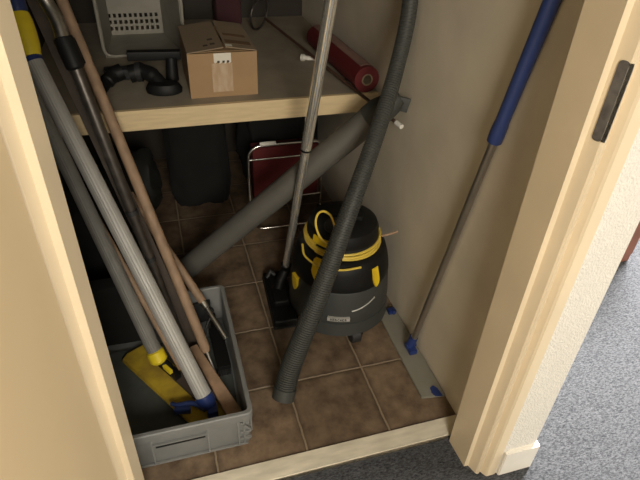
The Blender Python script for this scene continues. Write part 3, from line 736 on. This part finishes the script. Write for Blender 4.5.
# ================================================================== ON THE SHELF
# cardboard box
bx = thing('cardboard_box', 'open brown cardboard box with white label on the shelf', 'box', (0.26, 2.24, SZ))
X0, X1, Y0, Y1, Z0, Z1 = 0.129, 0.390, 2.058, 2.420, SZ + .0006, 1.000
b = NB(); th = .004
for a in ((X0, X1, Y0, Y0+th), (X0, X1, Y1-th, Y1), (X0, X0+th, Y0+th, Y1-th), (X1-th, X1, Y0+th, Y1-th)):
    box(b, a[0], a[1], a[2], a[3], Z0, Z1)
box(b, X0+th, X1-th, Y0+th, Y1-th, Z0, Z0+th); obj('body', b, 'card', bx, smooth=False)
ridge = 0.268; rz = 1.017
def flap(xa, xb, za, zb, name):
    b = NB(); vs = []
    for y, dz in ((Y0 + .001, 0), (Y1, .002)):
        for x, z in ((xa, za), (xb, zb)):
            vs += [b.verts.new((x, y, z + dz)), b.verts.new((x, y, z + dz + .0035))]
    for f in ((0,2,3,1),(4,5,7,6),(0,4,6,2),(1,3,7,5),(0,1,5,4),(2,6,7,3)): b.faces.new([vs[i] for i in f])
    return obj(name, b, 'card_in', bx, smooth=False)
fl_ = flap(X0, ridge - .003, Z1 + .0005, rz, 'flap'); fr_ = flap(X1, ridge + .004, Z1 + .0005, rz + .002, 'flap')
def fz(x): return (Z1 + (rz - Z1)*(x - X0)/(ridge - .003 - X0)) + .0042 if x < ridge else (Z1 + (rz + .002 - Z1)*(X1 - x)/(X1 - ridge - .004)) + .0045
def decal(quads, m, par, name):
    b = NB()
    for x0, x1, y0, y1 in quads:
        v4 = [(x0, y0), (x1, y0), (x1, y1), (x0, y1)]
        lo = [b.verts.new((x, y, fz(x))) for x, y in v4]; hi = [b.verts.new((x, y, fz(x) + .0006)) for x, y in v4]
        b.faces.new(lo[::-1]); b.faces.new(hi)
        for i in range(4): b.faces.new((lo[i], lo[(i+1) % 4], hi[(i+1) % 4], hi[i]))
    return obj(name, b, m, par, smooth=False)
for q_ in ((.222, .240, 2.105, 2.125), (.218, .238, 2.165, 2.185), (.214, .236, 2.335, 2.360)): decal([q_], 'print', fl_, 'printed_mark')
decal([(.262 + .012, .300, 2.345, 2.365)], 'print', fr_, 'printed_mark')
decal([(.274, .300, 2.068, 2.090)], 'paper', fr_, 'paper_scrap'); decal([(.195, .212, 2.100, 2.118)], 'print', fl_, 'printed_mark')
decal([(.285, .372, 2.205, 2.240)], 'tan_print', fr_, 'printed_panel'); decal([(.280, .378, 2.105, 2.150)], 'tan_print', fr_, 'printed_panel')
b = NB(); box(b, X0 + .002, X1 - .002, Y0 + .03, Y0 + .16, Z1 - .006, Z1 - .003); obj('inner_flap', b, 'card', bx, smooth=False)
b = NB(); box(b, .226, .291, Y0 - .0009, Y0 - .0003, .962, .9995)
poly = [(.226, .999), (.291, .999), (.291, .965), (.284, .960), (.276, .965), (.268, .959), (.258, .965), (.248, .960), (.238, .966), (.230, .961), (.226, .965)]
b.free(); b = NB(); t = NB(); prism(t, poly, 0, .0008); bmesh.ops.transform(t, matrix=Matrix.Translation((0, Y0 - .0002, 0)) @ Matrix(((1,0,0,0),(0,0,-1,0),(0,1,0,0),(0,0,0,1))), verts=t.verts); merge(b, t)
obj('label', b, 'paper', bx, smooth=False)
b = NB()
for x in (.243, .262, .279): box(b, x - .0045, x + .0045, Y0 - .0016, Y0 - .0010, .963, .971)
obj('label_marks', b, 'print', bx, smooth=False)
b = NB(); box(b, .216, .294, Y0 - .0008, Y0 - .0002, Z0 + .02, .961); obj('tape', b, 'tape', bx, smooth=False)['label'] = 'glossy torn clear tape'

# perforated basket lying on its side, open towards the viewer
bk = thing('plastic_basket', 'dingy white perforated plastic basket tipped on its side on the shelf', 'basket', (-0.04, 2.78, SZ))
bz = SZ + .001
def quadbox(bm, P, th_vec):
    """slab from 4 corners extruded by a vector"""
    P = [Vector(p) for p in P]; t_ = Vector(th_vec)
    lo = [bm.verts.new(p) for p in P]; hi = [bm.verts.new(p + t_) for p in P]
    bm.faces.new(lo[::-1]); bm.faces.new(hi)
    for i in range(4): bm.faces.new((lo[i], lo[(i+1) % 4], hi[(i+1) % 4], hi[i]))
yo, yi = 2.60, 2.93      # opening, base
hO, hI = 0.285, 0.235
oL, oR, iL, iR = -0.190, 0.155, -0.170, 0.085
b = NB()
quadbox(b, [(oL, yo, bz), (oR, yo, bz), (iR, yi, bz + .004), (iL, yi, bz + .004)], (0, 0, .004))
obj('lower_side', b, 'basket', bk, smooth=False)
b = NB(); quadbox(b, [(oL, yo, bz + hO), (oR, yo, bz + hO), (iR, yi, bz + hI), (iL, yi, bz + hI)], (0, 0, .004)); obj('upper_side', b, 'basket', bk, smooth=False)
b = NB(); quadbox(b, [(oL, yo, bz), (oL, yo, bz + hO), (iL, yi, bz + hI), (iL, yi, bz)], (.004, 0, 0)); obj('end_side', b, 'basket', bk, smooth=False)
b = NB(); quadbox(b, [(oR, yo, bz), (oR, yo, bz + hO), (iR, yi, bz + hI), (iR, yi, bz)], (-.004, 0, 0)); obj('end_side', b, 'basket', bk, smooth=False)
# perforated base wall: grid with square holes
b = NB()
holes_x = [-.164 + i*.0245 for i in range(10)]; hw = .0068
rows = [bz + .038 + j*.030 for j in range(3)]; hh_ = .0092
xs = sorted([iL] + [h - hw for h in holes_x] + [h + hw for h in holes_x] + [iR]); zs = sorted([bz] + [r - hh_ for r in rows] + [r + hh_ for r in rows] + [bz + hI])
for i in range(len(xs) - 1):
    for j in range(len(zs) - 1):
        if i % 2 == 1 and j % 2 == 1: continue
        box(b, xs[i], xs[i+1], yi - .002, yi + .002, zs[j], zs[j+1])
bmesh.ops.remove_doubles(b, verts=b.verts, dist=1e-5)
obj('perforated_wall', b, 'basket', bk, smooth=False)
b = NB()
rim = spline([(oL - .004, yo, bz + hO - .03), (oL - .004, yo, bz + .09), (oL, yo, bz + .028), (oL + .028, yo, bz + .008), (oL + .08, yo, bz + .007), (oR - .06, yo, bz + .007), (oR - .018, yo, bz + .012), (oR + .003, yo, bz + .045), (oR + .004, yo, bz + .12), (oR + .004, yo, bz + hO - .03), (oR - .03, yo, bz + hO), (oL + .03, yo, bz + hO), (oL - .004, yo, bz + hO - .03)], 5)
tube(b, rim, .0075, n=10); obj('rim', b, 'basket', bk)

# black nozzle attachments on the shelf
nz = thing('vacuum_nozzle', 'black oval vacuum nozzle with elbow in front of the basket', 'vacuum nozzle', (0.02, 2.14, SZ))
b = NB(); lathe(b, [(.055, 0), (.068, .006), (.070, .022), (.058, .040), (.02, .048)], (0, 0, 0), 36, sx=1.0, sy=.62, mx=Matrix.Translation((0.035, 2.135, SZ + .001)) @ Matrix.Rotation(-.15, 4, 'Z')); obj('brush_head', b, 'black', nz)
b = NB(); tube(b, spline([(0.03, 2.145, SZ + .03), (0.0, 2.175, SZ + .058), (-0.04, 2.20, SZ + .068), (-.085, 2.205, SZ + .06)], 6), [.026]*6 + [.030]*6 + [.034]*7, n=18); obj('elbow', b, 'black', nz)
b = NB(); tube(b, [(-.04, 2.20, SZ + .068), (-.06, 2.203, SZ + .066)], .037, n=18); obj('collar', b, 'soft_black', nz)
nz = thing('vacuum_nozzle', 'black upholstery nozzle standing upright beside the cardboard box', 'vacuum nozzle', (0.08, 2.26, SZ))
b = NB(); tube(b, [(.075, 2.27, SZ + .003), (.078, 2.275, SZ + .07), (.08, 2.28, SZ + .088)], [.027, .023, .023], n=18); obj('socket', b, 'black', nz)
b = NB(); box(b, -.135, .075, -.020, .020, -.018, .018, .008, Matrix.Translation((0.045, 2.30, SZ + .098)) @ Matrix.Rotation(.03, 4, 'Y')); obj('nozzle_head', b, 'black', nz)
nz = thing('vacuum_nozzle', 'black elbow nozzle at the left end of the shelf attachments', 'vacuum nozzle', (-0.14, 2.25, SZ))
b = NB(); tube(b, spline([(-.195, 2.17, SZ + .022), (-.175, 2.215, SZ + .032), (-.15, 2.245, SZ + .045), (-.115, 2.255, SZ + .055)], 6), [.022]*6 + [.028]*6 + [.032]*7, n=18); obj('elbow', b, 'black', nz)
b = NB(); box(b, -.05, .05, -.028, .028, 0, .045, .010, Matrix.Translation((-0.14, 2.33, SZ + .001))); obj('nozzle_head', b, 'soft_black', nz)

# red roll
rl = thing('material_roll', 'dark red roll of sheet material on the shelf at the right wall', 'roll', (0.82, 2.2, SZ))
R0, R1 = Vector((0.823, 1.990, SZ + .0545)), Vector((0.792, 2.60, SZ + .0545))
b = NB(); hollow_tube(b, R0, R1, .053, .0235, 40); obj('roll', b, 'red_roll', rl)
b = NB(); d = (R1 - R0).normalized(); hollow_tube(b, R0 - d*.004, R1 + d*.002, .0235, .0185, 28); obj('core', b, 'card_in', rl)['label'] = 'pale cardboard core tube'
b = NB(); V = []
for i in range(9):
    a = math.radians(20 + 95*i/8); V.append([b.verts.new(p + Vector((math.cos(a)*r, 0, math.sin(a)*r))) for p, r in ((R0 + d*.02, .0535), (R0 + d*.02, .0555), (R1, .0555), (R1, .0535))])
for i in range(8):
    for k in range(4): b.faces.new((V[i][k], V[i][(k+1) % 4], V[i+1][(k+1) % 4], V[i+1][k]))
b.faces.new(V[0]); b.faces.new(V[-1][::-1]); obj('wrapping', b, 'wrap', rl)['label'] = 'greyish pink wrapping flap'

# long dark cane with white tip lying on the shelf beside the roll
cn = thing('cane', 'thin dark cane with white tip and loop handle beside the red roll on the shelf', 'cane', (0.75, 2.3, SZ))
c0, c1 = Vector((0.850, 1.690, .815)), Vector((0.590, 2.86, .909))
dd = (c1 - c0).normalized()
b = NB(); tube(b, [c0 + dd*.012, c1], .0065, n=12); obj('shaft', b, 'stick', cn)
b = NB(); tube(b, [c0 - dd*.006, c0 + dd*.028], [.0090, .0100], n=16); obj('tip', b, 'white', cn)['label'] = 'white rubber tip'
b = NB(); sd = Vector((0, 0, 1)); lc = c1 + dd*.078
tube(b, [lc + dd*.08*math.cos(2*PI*k/28) + sd*.075*math.sin(2*PI*k/28) + Vector((.03*math.sin(2*PI*k/28), 0, 0)) for k in range(29)], .006, n=8, cap=False)
obj('loop_handle', b, 'dark_chrome', cn)['label'] = 'round dull loop handle'

b = NB(); tube(b, spline([(0.665, 2.42, SZ + .0165), (0.69, 2.405, SZ + .0165), (0.735, 2.39, SZ + .012)], 4), [.016]*3 + [.010]*3 + [.007]*3, n=12); 
tag(obj('white_hook', b, 'white'), 'small white plastic hook lying near the middle of the shelf', 'hook')

# dark plum bundle at the back
b = NB(); box(b, .36, .50, 3.02, 3.16, SZ + .001, SZ + .30, .04, seg=4); tag(obj('cloth_bundle', b, 'purple'), 'dark plum cloth bundle standing behind the cardboard box', 'bundle')

# ================================================================== HALLWAY FURNITURE
cb = thing('wooden_cabinet', 'red-brown wooden cabinet on the grey carpet, just past the wall corner', 'cabinet', (1.95, 1.8, 0))
b = NB(); box(b, 1.76, 2.180, 1.60, 2.02, -.0035, 0.86, .004); obj('body', b, 'mahogany', cb, smooth=False)
b = NB(); box(b, 1.75, 2.186, 1.592, 2.03, 0.8605, 0.885, .004); obj('top', b, 'mahogany', cb, smooth=False)
for x0, x1 in ((1.77, 1.966), (1.974, 2.170)):
    b = NB(); box(b, x0, x1, 1.588, 1.5995, .05, .84, .003); dd_ = obj('door', b, 'mahogany', cb, smooth=False)
    b = NB(); lathe(b, [(.006, 0), (.006, .012), (.012, .016), (.010, .026)], (0, 0, 0), 14, mx=Matrix.Translation(((1.952 if x0 < 1.9 else 1.988), 1.5875, .5)) @ Matrix.Rotation(PI/2, 4, 'X')); obj('knob', b, 'steel', dd_)
